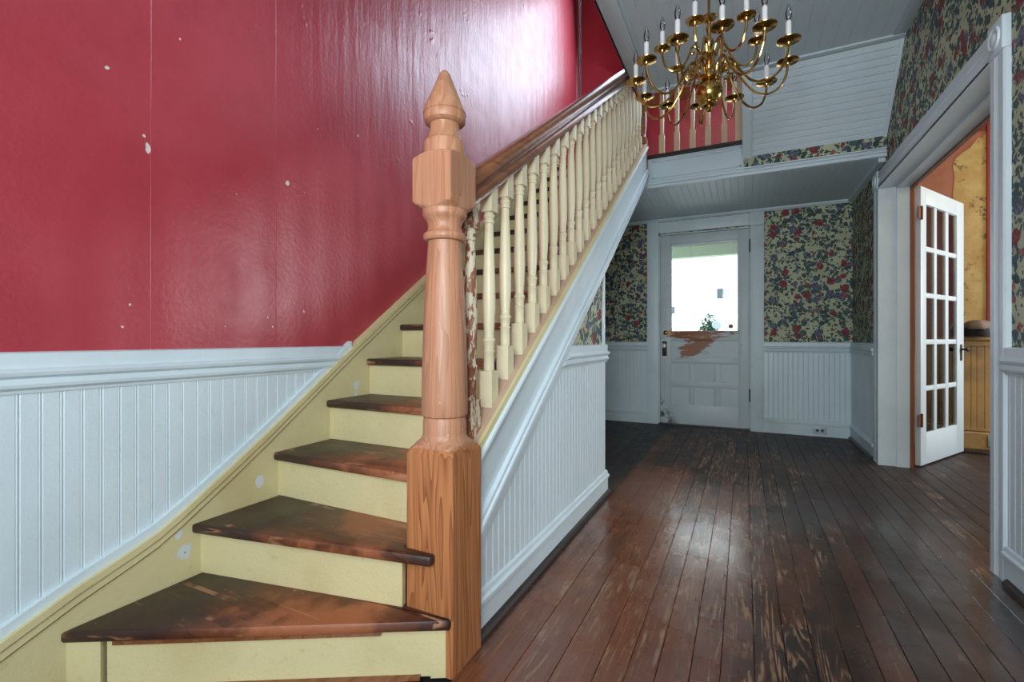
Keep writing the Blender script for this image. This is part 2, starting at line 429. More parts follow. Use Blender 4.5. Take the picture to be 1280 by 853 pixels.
# ------------------------------------------------------------------ key dimensions
XL, XS, XR, YB = -1.586, -.731, .90, 5.258
ZC, ZSOF, YF, YC = 2.811, 2.206, 4.117, 3.706
RISE, GO = .1655, .2345
def nose(i): return 1.419 + GO * (i - 4)
SL = .7057
def strz(y): return .602 + SL * (y - 1.271)      # top edge of the white stringer
RAILTOP, RAILBOT = .885, .79

# ------------------------------------------------------------------ setting: floor
fl = struct(MB().box(-1.9, 4.3, -1.7, YB, -.12, -.024), 'floor', 'joint_shadow', 'worn dark brown plank floor of the hall')
def plank_row(x0, x1, ya, yb, cuts):
    ys = [ya] + cuts + [yb]
    for a, b in zip(ys, ys[1:]):
        g = .0007; e = .0014; h = random.uniform(-.0008, .0005)
        m = MB()
        X0, X1, Y0, Y1 = x0 + g, x1 - g, a + g, b - g
        pr = [(X0, -.022), (X0, h - e), (X0 + e, h), (X1 - e, h), (X1, h - e), (X1, -.022)]
        m.prism([(x, Y0, z) for x, z in pr], (0, Y1 - Y0, 0))
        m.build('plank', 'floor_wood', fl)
x = -.705; i = 0
while x < 1.06:
    w = .128 if i in (0,) else (.105 if i < 3 else random.uniform(.074, .086))
    ya = .25; cuts = []
    y = random.uniform(1.0, 2.6)
    while y < 5.0: cuts.append(y); y += random.uniform(.9, 2.2)
    plank_row(x, min(x + w, 1.06), ya, YB - .02, cuts); x += w; i += 1
x = 1.06
while x < 2.1:
    w = random.uniform(.078, .09)
    plank_row(x, x + w, 2.3, YB - .02, [random.uniform(3.2, 4.4)]); x += w
x = -1.58
while x < -.72:
    w = random.uniform(.078, .09)
    plank_row(x, min(x + w, -.705), 2.78, YB - .02, [random.uniform(3.6, 4.6)]); x += w
m = MB().box(-1.58, -.705, .2, 1.0, -.022, 0); q = MB().box(2.1, 4.2, 1.4, YB - .02, -.022, 0); b = len(m.v); m.v += q.v; m.f += [[b + i for i in f] for f in q.f]
tag(m.build('plain_boards', 'floor_wood', fl), kind='stuff')

# ------------------------------------------------------------------ left wall
WH = 5.4
wl = MB()
YU = 4.80; Rc = .02; arc = [(-1.60, -1.7), (-1.60, YU - Rc)]
for k in range(1, 13):
    a = pi - (pi / 2) * k / 12
    arc.append((-1.60 + Rc + Rc * cos(a), YU - Rc + Rc * sin(a)))
pts = arc + [(-1.60 + Rc, YB + .2), (-1.85, YB + .2), (-1.85, -1.7)]
wl.prism([(x, y, 2.45) for x, y in pts], (0, 0, WH - 2.45))
wl.box(-1.85, -1.60, -1.7, YB + .2, -.1, 2.45)
wall_left = struct(wl, 'wall_left', 'red', 'tall glossy red plaster wall beside the stair', smooth=30)
# beadboard below the rail
BW = .0415
def bead_plank(parent, axis, p, w, base, t, z0, z1, mat='white_paint', sgn=1, ztop=None):
    """upright beaded board; p = start along the wall, base = wall face, t = thickness, sgn = direction of the room"""
    e = .0028
    pr = [(0, 0), (0, t - .0015), (e, t), (w * .5, t), (w * .5 + .0015, t - .0015), (w * .5 + .004, t - .0003), (w * .5 + .007, t - .003), (w * .5 + .0085, t), (w - e, t), (w, t - .004), (w, 0)] if w > .06 else \
         [(0, 0), (0, t - .0015), (.002, t), (w - .008, t), (w - .0068, t - .0015), (w - .004, t - .0003), (w - .0008, t - .0015), (w, 0)]
    if axis == 'y': P = [(base + sgn * d, p + a, z0) for a, d in pr]
    else: P = [(p + a, base + sgn * d, z0) for a, d in pr]
    return MB().prism(P, (0, 0, z1 - z0))
y = .12
while y < 1.56:
    bead_plank(wall_left, 'y', y, BW, -1.60, .014, .02, RAILBOT + .01).build('plank', 'white_paint', wall_left)
    y += BW
# rail: flat board, two rolls and a lip
def rail_prof(x0, s):
    return [(x0, .785), (x0 + s * .018, .785), (x0 + s * .020, .793), (x0 + s * .030, .800), (x0 + s * .032, .808), (x0 + s * .024, .815), (x0 + s * .022, .822), (x0 + s * .034, .829), (x0 + s * .037, .838),
            (x0 + s * .030, .846), (x0 + s * .022, .848), (x0 + s * .022, .884), (x0 + s * .014, .888), (x0, .888)]
rp0 = rail_prof(-1.60, 1); k = len(rp0)
ycut = lambda z: 1.145 + (z - .577) * (1.564 - 1.145) / (.882 - .577) - .004
r_ = MB(); r_.v = [(x, -.6, z) for x, z in rp0] + [(x, ycut(z), z) for x, z in rp0]
r_.f = [list(range(k))[::-1], list(range(k, 2 * k))] + [[i, (i + 1) % k, k + (i + 1) % k, k + i] for i in range(k)]
r_.build('wainscot_rail', 'white_paint', wall_left, smooth=40)
# raking skirt of the stair on the left wall
TOP = [(.12, .055), (.46, .208), (.597, .270), (.719, .315), (.785, .342), (.852, .381), (1.0, .478), (1.145, .577), (1.564, .882), (2.132, 1.275)]
yend = nose(15) + .02
TOP.append((yend, 1.275 + SL * (yend - 2.132)))
TOP.append((4.79, TOP[-1][1] + .0))
def rake(dz0, dz1, x0, x1, a=0, b=None):
    T = TOP[a:b]
    m = MB(); n = len(T); 
    for i in range(n - 1):
        (ya, za), (yb, zb) = T[i], T[i + 1]
        m.prism([(x0, ya, za + dz0), (x0, yb, zb + dz0), (x0, yb, zb + dz1), (x0, ya, za + dz1)], (x1 - x0, 0, 0))
    return m
rake(0, .027, -1.60, -1.573, 0, 9).build('wainscot_edge_strip', 'white_paint', wall_left)

# ------------------------------------------------------------------ staircase
ST = thing('staircase', (-1.2, .9, 0), 'steep wooden staircase with worn dark treads and yellow risers along the red wall', 'staircase')
sk = MB()
lo = [(y, max(-.0, z - .36)) for y, z in TOP]
n = len(TOP)
for i in range(n - 1):
    (ya, za), (yb, zb) = TOP[i], TOP[i + 1]
    sk.prism([(-1.586, ya, max(0, za - .36)), (-1.586, yb, max(0, zb - .36)), (-1.586, yb, zb - .052), (-1.586, ya, za - .052)], (.012, 0, 0))
sk.build('skirt_board', 'yellow_paint', ST)
mo = MB()
for i in range(n - 1):
    (ya, za), (yb, zb) = TOP[i], TOP[i + 1]
    for d0, d1, xx in ((-.045, -.020, -1.566), (-.020, 0, -1.560), (-.052, -.045, -1.580)):
        mo.prism([(-1.60, ya, za + d0), (-1.60, yb, zb + d0), (-1.60, yb, zb + d1), (-1.60, ya, za + d1)], (xx + 1.60, 0, 0))
tag(mo.build('skirt_moulding', 'yellow_paint', ST), 'yellow moulding with a brown grooved line along the skirt')
# treads
TH = .030
def tread_mesh(poly, z):
    m = MB(); m.prism([(x, y, z - TH) for x, y in poly], (0, 0, TH)); return m
T1 = [(-1.574, .563), (-.706, 1.050), (-.706, 1.0595), (-.86, 1.0595), (-.86, 1.11), (-1.574, .96)]
T2 = [(-1.574, .883), (-.757, 1.034), (-.757, 1.0595), (-.8605, 1.0595), (-.8605, 1.225), (-1.574, 1.225)]
T3 = [(-1.574, 1.172), (-.8605, 1.172), (-.8605, 1.2185), (-.822, 1.2185), (-.822, nose(4) + .03), (-1.574, nose(4) + .03)]
for i, poly in ((1, T1), (2, T2), (3, T3)):
    o = tread_mesh(poly, RISE * i).build('tread', 'tread_wood', ST, bevel=.008)
    if i == 1: o['label'] = 'lowest tread, a wide winder worn brown in the middle'
    if i == 2: o['label'] = 'second winder tread with a nose lapping over the newel post'
for i in range(4, 16):
    yb = nose(i + 1) + .03 if i < 15 else nose(15) + .14
    x1 = -.822
    tread_mesh([(-1.574, nose(i)), (x1, nose(i)), (x1, yb), (-1.574, yb)], RISE * i).build('tread', 'tread_wood', ST, bevel=.008)
# risers
def wall_strip(a, b, th, z0, z1):
    a = Vector((*a, 0)); b = Vector((*b, 0)); d = (b - a).normalized(); nrm = Vector((-d.y, d.x, 0)) * th
    return MB().prism([(a.x, a.y, z0), (b.x, b.y, z0), (b.x + nrm.x, b.y + nrm.y, z0), (a.x + nrm.x, a.y + nrm.y, z0)], (0, 0, z1 - z0))
wall_strip((-1.50, .633), (-.735, 1.064), .02, 0, RISE - TH).build('riser', 'yellow_paint', ST)
wall_strip((-1.574, .577), (-1.50, .619), .02, 0, RISE - TH).build('corner_strip', 'yellow_paint', ST)
tag(wall_strip((-.760, 1.040), (-.7065, 1.070), .012, 0, RISE - TH).build('corner_strip', 'yellow_paint', ST), 'chipped yellow end strip against the newel')
tag(wall_strip((-1.475, .633), (-.875, .972), .016, RISE - TH - .015, RISE - TH).build('tread_moulding', 'rail_wood', ST), 'thin brown moulding under the lowest tread')
wall_strip((-1.49, .620), (-.78, 1.019), .016, 0, .007).build('shoe_moulding', 'rail_wood', ST)
wall_strip((-1.574, .913), (-.861, 1.045), .02, RISE, 2 * RISE - TH).build('riser', 'yellow_paint', ST)
for i in range(3, 16):
    y = (1.172 if i == 3 else nose(i)) + .024
    x1 = -.862 if i == 3 else -.822
    MB().box(-1.574, x1, y, y + .018, RISE * (i - 1), RISE * i - TH).build('riser', 'yellow_paint', ST)
# closed curb carrying the balusters, its white side board and mouldings
Y0, Y1 = 1.2175, 4.02
def slab(x0, x1, d0, d1, ya=Y0, yb=Y1, fn=strz):
    return MB().prism([(x0, ya, fn(ya) + d0), (x0, yb, fn(yb) + d0), (x0, yb, fn(yb) + d1), (x0, ya, fn(ya) + d1)], (x1 - x0, 0, 0))
slab(-.822, -.742, -.30, .0).build('carriage', 'aged_white_paint', ST)
tag(slab(-.824, -.736, .0, .012).build('sill_board', 'pink_sill', ST), 'sloping beige sill under the balusters')
tag(slab(-.736, -.724, -.012, .012).build('sill_edge', 'yellow_paint', ST), 'thin yellow painted edge of the sill')
slab(-.742, XS, -.302, -.012).build('stringer_board', 'white_paint', ST)
def rake_mould(d0, d1, x):
    return slab(-.742, x, d0, d1)
m = MB()
for d0, d1, x in ((-.030, -.012, -.712), (-.042, -.030, -.721)): 
    q = rake_mould(d0, d1, x); b = len(m.v); m.v += q.v; m.f += [[b + i for i in f] for f in q.f]
m.build('stringer_top_moulding', 'white_paint', ST, bevel=.003)
m = MB()
for d0, d1, x in ((-.222, -.204, -.716), (-.246, -.226, -.709), (-.268, -.250, -.714), (-.302, -.272, -.722)):
    q = rake_mould(d0, d1, x); b = len(m.v); m.v += q.v; m.f += [[b + i for i in f] for f in q.f]
m.build('stringer_lower_moulding', 'white_paint', ST, bevel=.003)
# underside of the flight
MB().prism([(-1.57, 2.76, strz(2.76) - .31), (-1.57, 4.10, strz(4.10) - .34), (-1.57, 4.10, strz(4.10) - .30), (-1.57, 2.76, strz(2.76) - .27)], (.745, 0, 0)).build('soffit', 'aged_white_paint', ST)

# newel post: turned shaft growing out of square blocks
NX, NY = -.7815, 1.1385
nw = bpy.data.objects.new('newel_post', None); COL.objects.link(nw); nw.parent = ST; nw.location = Vector((NX, NY, 0)) - wloc(ST)
nw['label'] = 'stripped orange pine newel post with a pointed finial'
def sqr(half, ch=.0):
    def f(a):
        return half / max(abs(cos(a)), abs(sin(a)))
    return f
blk = MB()
S = .0785; ch = .007
oct_ = lambda s, c: [(s, -s + c), (s, s - c), (s - c, s), (-s + c, s), (-s, s - c), (-s, -s + c), (-s + c, -s), (s - c, -s)]
def stack(m, secs):
    b = len(m.v); k = len(secs[0][1])
    for z, ring in secs: m.v += [(NX + x, NY + y, z) for x, y in ring]
    for i in range(len(secs) - 1):
        for j in range(k):
            l = (j + 1) % k; m.f.append([b + i * k + j, b + i * k + l, b + (i + 1) * k + l, b + (i + 1) * k + j])
    m.f.append([b + j for j in range(k)][::-1]); m.f.append([b + (len(secs) - 1) * k + j for j in range(k)])
stack(blk, [(0, oct_(S, .004)), (.595, oct_(S, .004)), (.612, oct_(S - .006, .010))])
tag(blk.build('base_block', 'pine_block', nw, smooth=25), 'square orange base block with bold grain')
def lerp_prof(p, per=3):
    return p
sq = sqr(.0655)
prof = [(.095, .604), (.095, .612), (.084, .620), (.070, .630), (.0640, .640), (.0628, .650), (.0628, .682), (.0605, .690), (.0600, .695), (.0655, .699), (.0668, .704), (.0665, .75), (.0650, .85), (.0610, .97), (.0555, 1.09), (.0500, 1.17), (.0482, 1.198),
        (.0490, 1.201), (.0575, 1.203), (.0618, 1.209), (.0625, 1.216), (.0600, 1.223), (.0530, 1.227), (.0490, 1.236), (.0485, 1.246), (.0520, 1.258), (.0570, 1.266), (.0615, 1.271), (.0640, 1.278), (.0640, 1.290),
        (.066, 1.2925), (.074, 1.297), (.083, 1.303), (.100, 1.312), (.100, 1.430), (.088, 1.438), (.078, 1.443), (.070, 1.446), (.0615, 1.449), (.0605, 1.470), (.0590, 1.488), (.0540, 1.492), (.0490, 1.503), (.0440, 1.518), (.0420, 1.535), (.0430, 1.541),
        (.0520, 1.543), (.0585, 1.549), (.0608, 1.558), (.0608, 1.568), (.0590, 1.571), (.0622, 1.574), (.0610, 1.580), (.0395, 1.632), (.0185, 1.683), (.0135, 1.693), (.0070, 1.700), (.001, 1.702)]
def newel_r(a, r, h):
    if 1.29 < h < 1.4475: return min(r, sq(a))
    if h < .63: return min(r, sqr(.0723)(a))
    return r
# densify so the square-to-round cuts stay crisp
dp = []
for (r0, h0), (r1, h1) in zip(prof, prof[1:]):
    k = max(1, int((h1 - h0) / .012)) if 1.2 < h0 < 1.46 else max(1, int((h1 - h0) / .04))
    for q in range(k): dp.append((r0 + (r1 - r0) * q / k, h0 + (h1 - h0) * q / k))
dp.append(prof[-1])
MB().lathe(dp, (NX, NY, 0), 52, rfun=newel_r).build('turned_shaft', 'pine_shaft', nw, smooth=32)

# handrail
RS = .665
def railz(y): return 1.330 + RS * (y - 1.25)
def rail_sec(y):
    z = railz(y); x = -.775
    pr = [(-.024, 0), (.024, 0), (.030, .012), (.030, .036), (.024, .044), (.024, .056), (.037, .064), (.040, .078), (.034, .096), (.020, .106), (-.020, .106), (-.034, .096), (-.040, .078), (-.037, .064), (-.024, .056), (-.024, .044), (-.030, .036), (-.030, .012)]
    return [(x + a, y, z + b) for a, b in pr]
a_ = rail_sec(1.195); b_ = rail_sec(4.05)
m = MB(); m.v = a_ + b_; k = len(a_)
m.f = [list(range(k))[::-1], list(range(k, 2 * k))] + [[i, (i + 1) % k, k + (i + 1) % k, k + i] for i in range(k)]
tag(m.build('handrail', 'rail_wood', ST, smooth=40), 'brown varnished wooden handrail')
# balusters
def sq_ring(s, z): return [(s, -s, z), (s, s, z), (-s, s, z), (-s, -s, z)]
def baluster_mb():
    m = MB()
    m.box(-.0235, .0235, -.0235, .0235, -.02, .145)
    pr = [(.0170, .145), (.0190, .150), (.0185, .165), (.0185, .228), (.0205, .232), (.0210, .236), (.0170, .241), (.0165, .246), (.0185, .256), (.0190, .275), (.0215, .281), (.0222, .286), (.0215, .291), (.0175, .296), (.0170, .312),
          (.0205, .38), (.0225, .44), (.0222, .52), (.0200, .62), (.0172, .74), (.0155, .80), (.0152, .82), (.0185, .823), (.0190, .829), (.0185, .835), (.0160, .838), (.0170, .846), (.0195, .849), (.0200, .855), (.0190, .861), (.0165, .864), (.0165, .872)]
    m.lathe(pr, (0, 0, 0), 14)
    m.box(-.0225, .0225, -.0225, .0225, .872, 1.0)
    return m
proto = None
for kk in range(23):
    y = 1.277 + .1207 * kk
    z0 = strz(y) + .012; L = railz(y) + .016 - z0
    if proto is None:
        proto = baluster_mb().build('baluster', 'cream_paint', None, smooth=40); o = proto
        pe = proto.data.copy(); pe.materials.clear(); pe.materials.append(M['peeled'])
    else:
        o = proto.copy(); COL.objects.link(o)
    if kk == 0: first = o
    o.parent = ST; o.location = Vector((-.778, y, z0)) - wloc(ST); o.scale = (1, 1, L)
first.data = pe; first['label'] = 'bare brown baluster with peeling cream paint behind the newel'
for o in ST.children:
    if o.name.startswith('baluster') and o is not first and 'label' in o: del o['label']
# upper newel
m = MB(); m.box(-.815, -.735, 4.03, 4.11, 2.36, 2.62); m.lathe([(.036, 2.62), (.040, 2.625), (.030, 2.64), (.027, 2.66), (.034, 2.70), (.036, 2.78), (.028, 2.95), (.026, 3.0), (.036, 3.01), (.036, 3.03), (.028, 3.05)], (-.775, 4.07, 0), 16)
m.box(-.815, -.735, 4.03, 4.11, 3.05, 3.36)
tag(m.build('landing_newel', 'rail_wood', ST, smooth=35), 'brown newel at the head of the stair')

# ------------------------------------------------------------------ wall under the stair
ws = MB()
def zs(y): return strz(y) - .25
ws.prism([(-.745, 1.2175, 0), (-.745, 2.726, 0), (-.745, 2.726, zs(2.726)), (-.745, 1.2175, zs(1.2175))], (-.075, 0, 0))
wall_stair = struct(ws, 'wall_stair', 'floral_y', 'low panelled wall under the stair with a wedge of floral paper')
y = 1.2185
while y < 2.72:
    w = min(BW, 2.726 - y)
    zt = min(RAILBOT + .005, strz(y) - .285)
    bead_plank(wall_stair, 'y', y, w, -.745, .012, .13, zt, sgn=1).build('plank', 'white_paint', wall_stair)
    y += BW
# rail only where it clears the stringer
m = MB()
rp = [(x, z) for x, z in rail_prof(-.745, 1)]
for (x0_, z0_), (x1_, z1_) in zip(rp, rp[1:] + rp[:1]): pass
ya = lambda z: 1.271 + (z + .300 - .602) / SL
m.v = [(x, ya(z), z) for x, z in rp] + [(x, 2.742, z) for x, z in rp]; k = len(rp)
m.f = [list(range(k))[::-1], list(range(k, 2 * k))] + [[i, (i + 1) % k, k + (i + 1) % k, k + i] for i in range(k)]
m.build('wainscot_rail', 'white_paint', wall_stair, smooth=40)
MB().box(-.82, -.738, 2.726, 2.742, 0, zs(2.726)).build('corner_board', 'white_paint', wall_stair)
MB().box(-.745, -.735, 2.700, 2.728, .888, zs(2.726)).build('corner_board', 'white_paint', wall_stair)
base_prof = lambda x0, s: [(x0, 0), (x0 + s * .022, 0), (x0 + s * .022, .100), (x0 + s * .031, .104), (x0 + s * .031, .116), (x0 + s * .022, .122), (x0 + s * .019, .136), (x0 + s * .010, .142), (x0, .142)]
m = sweep_y(base_prof(-.745, 1), 1.2185, 2.75)
bs = struct(m, 'baseboard_stair', 'white_paint', 'white moulded baseboard of the stair wall')
m = sweep_y([(-.723, 0), (-.703, 0), (-.705, .012), (-.712, .022), (-.723, .028)], 1.2185, 2.765); m.build('shoe_moulding', 'black_shoe', bs)
# hall wall behind the stair, under the landing
MB().prism([(-1.60, 2.75, 0), (-1.60, YB, 0), (-1.60, YB, 2.19), (-1.60, 4.0, 2.17), (-1.60, 2.75, strz(2.75) - .35)], (.010, 0, 0)).build('wallpaper', 'floral_y', wall_left)
y = 2.75
mm = MB()
while y < YB - .02:
    q = bead_plank(None, 'y', y, BW, -1.590, .012, .12, RAILBOT + .01); b = len(mm.v); mm.v += q.v; mm.f += [[b + i for i in f] for f in q.f]; y += BW
tag(mm.build('beadboard', 'white_paint', wall_left), kind='stuff')
sweep_y(rail_prof(-1.590, 1), 2.75, YB - .02).build('wainscot_rail', 'white_paint', wall_left, smooth=40)
sweep_y(base_prof(-1.590, 1), 2.75, YB - .02).build('baseboard', 'white_paint', wall_left)
# closet end wall beneath the stair
struct(MB().box(-1.586, -.822, 2.70, 2.74, 0, zs(2.70)), 'wall_closet', 'aged_white_paint', 'plain end wall of the cupboard under the stair')

# ------------------------------------------------------------------ back wall with the entrance door
DX0, DX1, DZ = -.825, .060, 2.045
wb = MB()
wb.box(-1.586, DX0, YB, YB + .2, 0, ZSOF + .03); wb.box(DX1, 1.06, YB, YB + .2, 0, ZSOF + .03); wb.box(DX0, DX1, YB, YB + .2, DZ, ZSOF + .03)
wall_back = struct(wb, 'wall_back', 'floral_x', 'far wall of the hall in dark floral wallpaper')
wu = MB().box(-1.55, 1.06, YU, YB + .2, 2.456, WH)
wu.box(-1.7, 1.06, YB, YB + .2, ZSOF + .03, 2.456)
wall_upper = struct(wu, 'wall_upper_back', 'red', 'red wall behind the stair landing')
# window apron of bare wood on the landing
MB().box(-1.2, .5, YU - .022, YU, 3.235, 3.33).build('window_apron', 'rail_wood', wall_upper)
# wainscot of the back wall: beads joined, too fine to pick apart
for xa, xb in ((-1.586, -.944), (.179, .90)):
    m = MB(); x = xa
    while x < xb - .005:
        w = min(.0415, xb - x)
        q = bead_plank(None, 'x', x, w, YB, .012, .10, RAILBOT + .01, sgn=-1); b = len(m.v); m.v += q.v; m.f += [[b + i for i in f] for f in q.f]
        x += w
    tag(m.build('beadboard', 'white_paint', wall_back), kind='stuff')
    rp2 = [(YB - (a + 1.60), z) for a, z in rail_prof(-1.60, 1)]
    sweep_x(rp2, xa, xb).build('wainscot_rail', 'white_paint', wall_back, smooth=40)
    bp2 = [(YB - a, z) for a, z in base_prof(0, 1)]
    o = sweep_x(bp2, xa, xb).build('baseboard', 'aged_white_paint', wall_back)
# flat panel frame left of the door
m = MB(); m.box(-.995, -.975, YB - .020, YB - .012, .142, .785); m.build('stile_strip', 'white_paint', wall_back)
# door casing
cs = MB(); F = YB - .024
cs.box(-.945, DX0, F, YB, 0, 2.180).build('door_casing', 'white_paint', wall_back, bevel=.003)
MB().box(DX1, .180, F, YB, 0, 2.045).build('door_casing', 'aged_white_paint', wall_back, bevel=.003)
MB().box(.050, .182, F - .006, YB, 2.047, 2.178).build('corner_block', 'aged_white_paint', wall_back, bevel=.003)
MB().box(DX0 + .001, .049, F, YB, 2.055, 2.170).build('head_casing', 'white_paint', wall_back, bevel=.003)
sweep_x([(YB, 2.206), (YB - .030, 2.206), (YB - .026, 2.196), (YB - .010, 2.182), (YB, 2.178)], -1.586, XR).build('crown_moulding', 'white_paint', wall_back)
m = MB(); m.box(DX0, DX0 + .012, YB, YB + .19, 0, DZ); m.box(DX1 - .006, DX1, YB, YB + .19, 0, DZ); m.box(DX0, DX1, YB, YB + .19, DZ - .012, DZ)
m.box(DX0 + .012, DX0 + .030, YB + .056, YB + .075, 0, DZ - .012); m.box(DX1 - .030, DX1 - .006, YB + .056, YB + .075, 0, DZ - .012); m.box(DX0, DX1, YB + .056, YB + .075, DZ - .04, DZ - .012)
m.build('door_jamb', 'aged_white_paint', wall_back)
MB().box(DX0, DX1, YB - .03, YB + .2, -.01, .012).build('threshold', 'black_shoe', wall_back)

# entrance door (structure): glass above, a long panel and six small ones below
DY = YB + .012; DT = .042
door = thing('door_1', (-.38, DY, 0), 'white half-glazed entrance door with peeling paint under the glass', 'door'); door['kind'] = 'structure'
Dx0, Dx1 = DX0 + .014, DX1 - .008
zp = (.015, 2.030)
gx0, gx1, gz0, gz1 = -.703, -.045, .992, 1.930
def dbox(name, x0, x1, z0, z1, mat='door_peel', y0=DY, y1=DY + DT, bev=.002):
    return MB().box(x0, x1, y0, y1, z0, z1).build(name, mat, door, bevel=bev)
dbox('stile', Dx0, gx0, *zp); dbox('stile', gx1, Dx1, *zp)
dbox('top_rail', gx0, gx1, gz1, zp[1]); dbox('lock_rail', gx0, gx1, .897, gz0)
dbox('middle_rail', gx0, gx1, .660, .715); dbox('bottom_rail', gx0, gx1, zp[0], .222)
dbox('cross_rail', gx0, gx1, .408, .470)
dbox('mullion', -.518, -.466, .222, .660, y0=DY + .001); dbox('mullion', -.277, -.212, .222, .660, y0=DY + .001)
def panel(x0, x1, z0, z1):
    m = MB(); m.box(x0, x1, DY + .016, DY + .032, z0, z1)
    e = .020
    m.prism([(x0 + e, DY + .016, z0 + e), (x1 - e, DY + .016, z0 + e), (x1 - e, DY + .016, z1 - e), (x0 + e, DY + .016, z1 - e)], (0, -.008, 0))
    m.build('panel', 'door_peel', door)
panel(gx0, gx1, .715, .897)
for xa, xb in ((gx0, -.518), (-.466, -.277), (-.212, gx1)):
    for za, zb in ((.222, .408), (.470, .660)): panel(xa, xb, za, zb)
dbox('glass_pane', gx0, gx1, gz0, gz1, 'pane_glass', DY + .018, DY + .023, 0)
m = MB()
for a in ((gx0, gx0 + .012, gz0, gz1), (gx1 - .012, gx1, gz0, gz1), (gx0, gx1, gz0, gz0 + .012), (gx0, gx1, gz1 - .012, gz1)):
    m.box(a[0], a[1], DY + .004, DY + .017, a[2], a[3])
m.build('glazing_bead', 'door_peel', door)
MB().lathe([(.024, 0), (.024, -.0015)], (-.118, DY + .0175, 1.048), 24, 'y').build('sticker', 'sticker_mauve', door)
MB().lathe([(.010, 0), (.010, -.001)], (-.118, DY + .0155, 1.050), 16, 'y').build('sticker_emblem', 'sticker_dark', door)
pl = dbox('lock_plate', -.790, -.742, .735, .892, 'dark_iron', DY - .005, DY, .002)
MB().lathe([(.010, 0), (.010, -.025), (.020, -.032), (.026, -.045), (.022, -.058), (.008, -.062)], (-.766, DY - .004, .845), 18, 'y').build('knob', 'white_china', door, smooth=40)
MB().lathe([(.024, 0), (.024, -.006), (.012, -.012), (.006, -.014)], (-.755, DY, .985), 18, 'y').build('deadbolt', 'brass', door, smooth=40)
MB().box(-.735, -.700, DY - .006, DY, .955, 1.01).build('latch_keeper', 'old_brass', door)
for z in (1.79, .285):
    MB().lathe([(.008, 0), (.008, .13)], (DX1 - .004, DY - .008, z), 10).build('hinge', 'dark_iron', door, smooth=40)

# ------------------------------------------------------------------ right wall with the wide doorway
OY0, OY1, OZ = 2.516, 4.250, 2.018
wr = MB()
wr.box(XR, 1.06, -1.7, OY0, 0, WH); wr.box(XR, 1.06, OY1 + .012, YB, 0, WH); wr.box(XR, 1.06, OY0, OY1 + .012, OZ + .012, WH)
wall_right = struct(wr, 'wall_right', 'floral_y', 'right hall wall in floral wallpaper with a wide cased opening')
m = MB()
for (ya_, yb_) in ((-.6, 2.404), (4.392, YB)):
    y = ya_
    near = ya_ < 2
    if near:
        while y < yb_ - .01:
            bead_plank(None, 'y', y, min(BW, yb_ - y), XR, .012, .13, RAILBOT + .01, sgn=-1).build('plank', 'white_paint', wall_right); y += BW
    else:
        mm = MB()
        while y < yb_ - .01:
            w = min(BW, yb_ - y); q = bead_plank(None, 'y', y, w, XR, .012, .13, RAILBOT + .01, sgn=-1); b = len(mm.v); mm.v += q.v; mm.f += [[b + i for i in f] for f in q.f]; y += w
        tag(mm.build('beadboard', 'white_paint', wall_right), kind='stuff')
    rp3 = [(XR - (a + 1.60), z) for a, z in rail_prof(-1.60, 1)]
    sweep_y(rp3, ya_, yb_ - (.024 if near is False else 0)).build('wainscot_rail', 'white_paint', wall_right, smooth=40)
    o = sweep_y([(XR - a, z) for a, z in base_prof(0, 1)], ya_, yb_ - (.02 if near is False else 0)).build('baseboard', 'white_paint', wall_right)
    sweep_y([(XR - .022, 0), (XR - .040, 0), (XR - .037, .014), (XR - .030, .024), (XR - .022, .028)], ya_, yb_ - .03).build('shoe_moulding', 'black_shoe', wall_right)
CX = .878
def casing_prof(y0, y1):
    w = y1 - y0
    return [(XR, y0), (CX + .006, y0), (CX, y0 + .006), (CX, y0 + w * .30), (CX + .006, y0 + w * .33), (CX + .002, y0 + w * .40), (CX + .006, y0 + w * .46), (CX + .001, y0 + w * .53), (CX + .006, y0 + w * .60), (CX, y0 + w * .66), (CX, y1 - .004), (XR, y1)]
MB().prism([(x, y, 0) for x, y in casing_prof(2.404, 2.516)], (0, 0, 2.018)).build('door_casing', 'white_paint', wall_right)
MB().prism([(x, y, 0) for x, y in casing_prof(4.252, 4.390)], (0, 0, 2.018)).build('door_casing', 'white_paint', wall_right)
sweep_y([(XR, 2.020), (CX, 2.020), (CX, 2.058), (CX + .007, 2.062), (CX + .002, 2.072), (CX + .007, 2.082), (CX, 2.088), (CX, 2.132), (CX + .006, 2.138), (XR, 2.138)], 2.520, 4.250).build('head_casing', 'white_paint', wall_right)
for ya_, yb_ in ((2.402, 2.518), (4.252, 4.392)):
    cb = MB().box(CX - .006, XR, ya_, yb_, 2.019, 2.146).build('corner_block', 'white_paint', wall_right, bevel=.003)
    q = MB().lathe([(.046, 0), (.044, -.007), (.036, -.007), (.032, -.002), (.024, -.002), (.018, -.008), (.006, -.010)], (CX - .006, (ya_ + yb_) / 2, 2.082), 24, 'x')
    q.build('rosette', 'white_paint', cb, smooth=40)
m = MB(); m.box(CX, .985, OY1, OY1 + .012, 0, OZ); m.box(.985, 1.06, OY1 - .008, OY1 + .012, 0, OZ)
m.box(CX + .01, .985, OY0 - .004, OY0, 0, OZ)
m.build('door_jamb', 'white_paint', wall_right)
m = MB(); m.box(CX, .985, OY0 - .004, OY1 + .012, OZ - .004, OZ + .012); m.box(.985, 1.06, OY0 - .004, OY1 + .012, OZ - .016, OZ + .012)
m.build('head_jamb', 'white_paint', wall_right)
m = MB(); m.box(1.06, 1.082, OY1 - .010, OY1 + .11, 0, OZ + .10); m.box(1.06, 1.082, OY0 - .1, OY1 + .11, OZ - .030, OZ + .10)
tag(m.build('room_side_casing', 'orange_wood', wall_right), 'bare orange wood casing on the side room face')

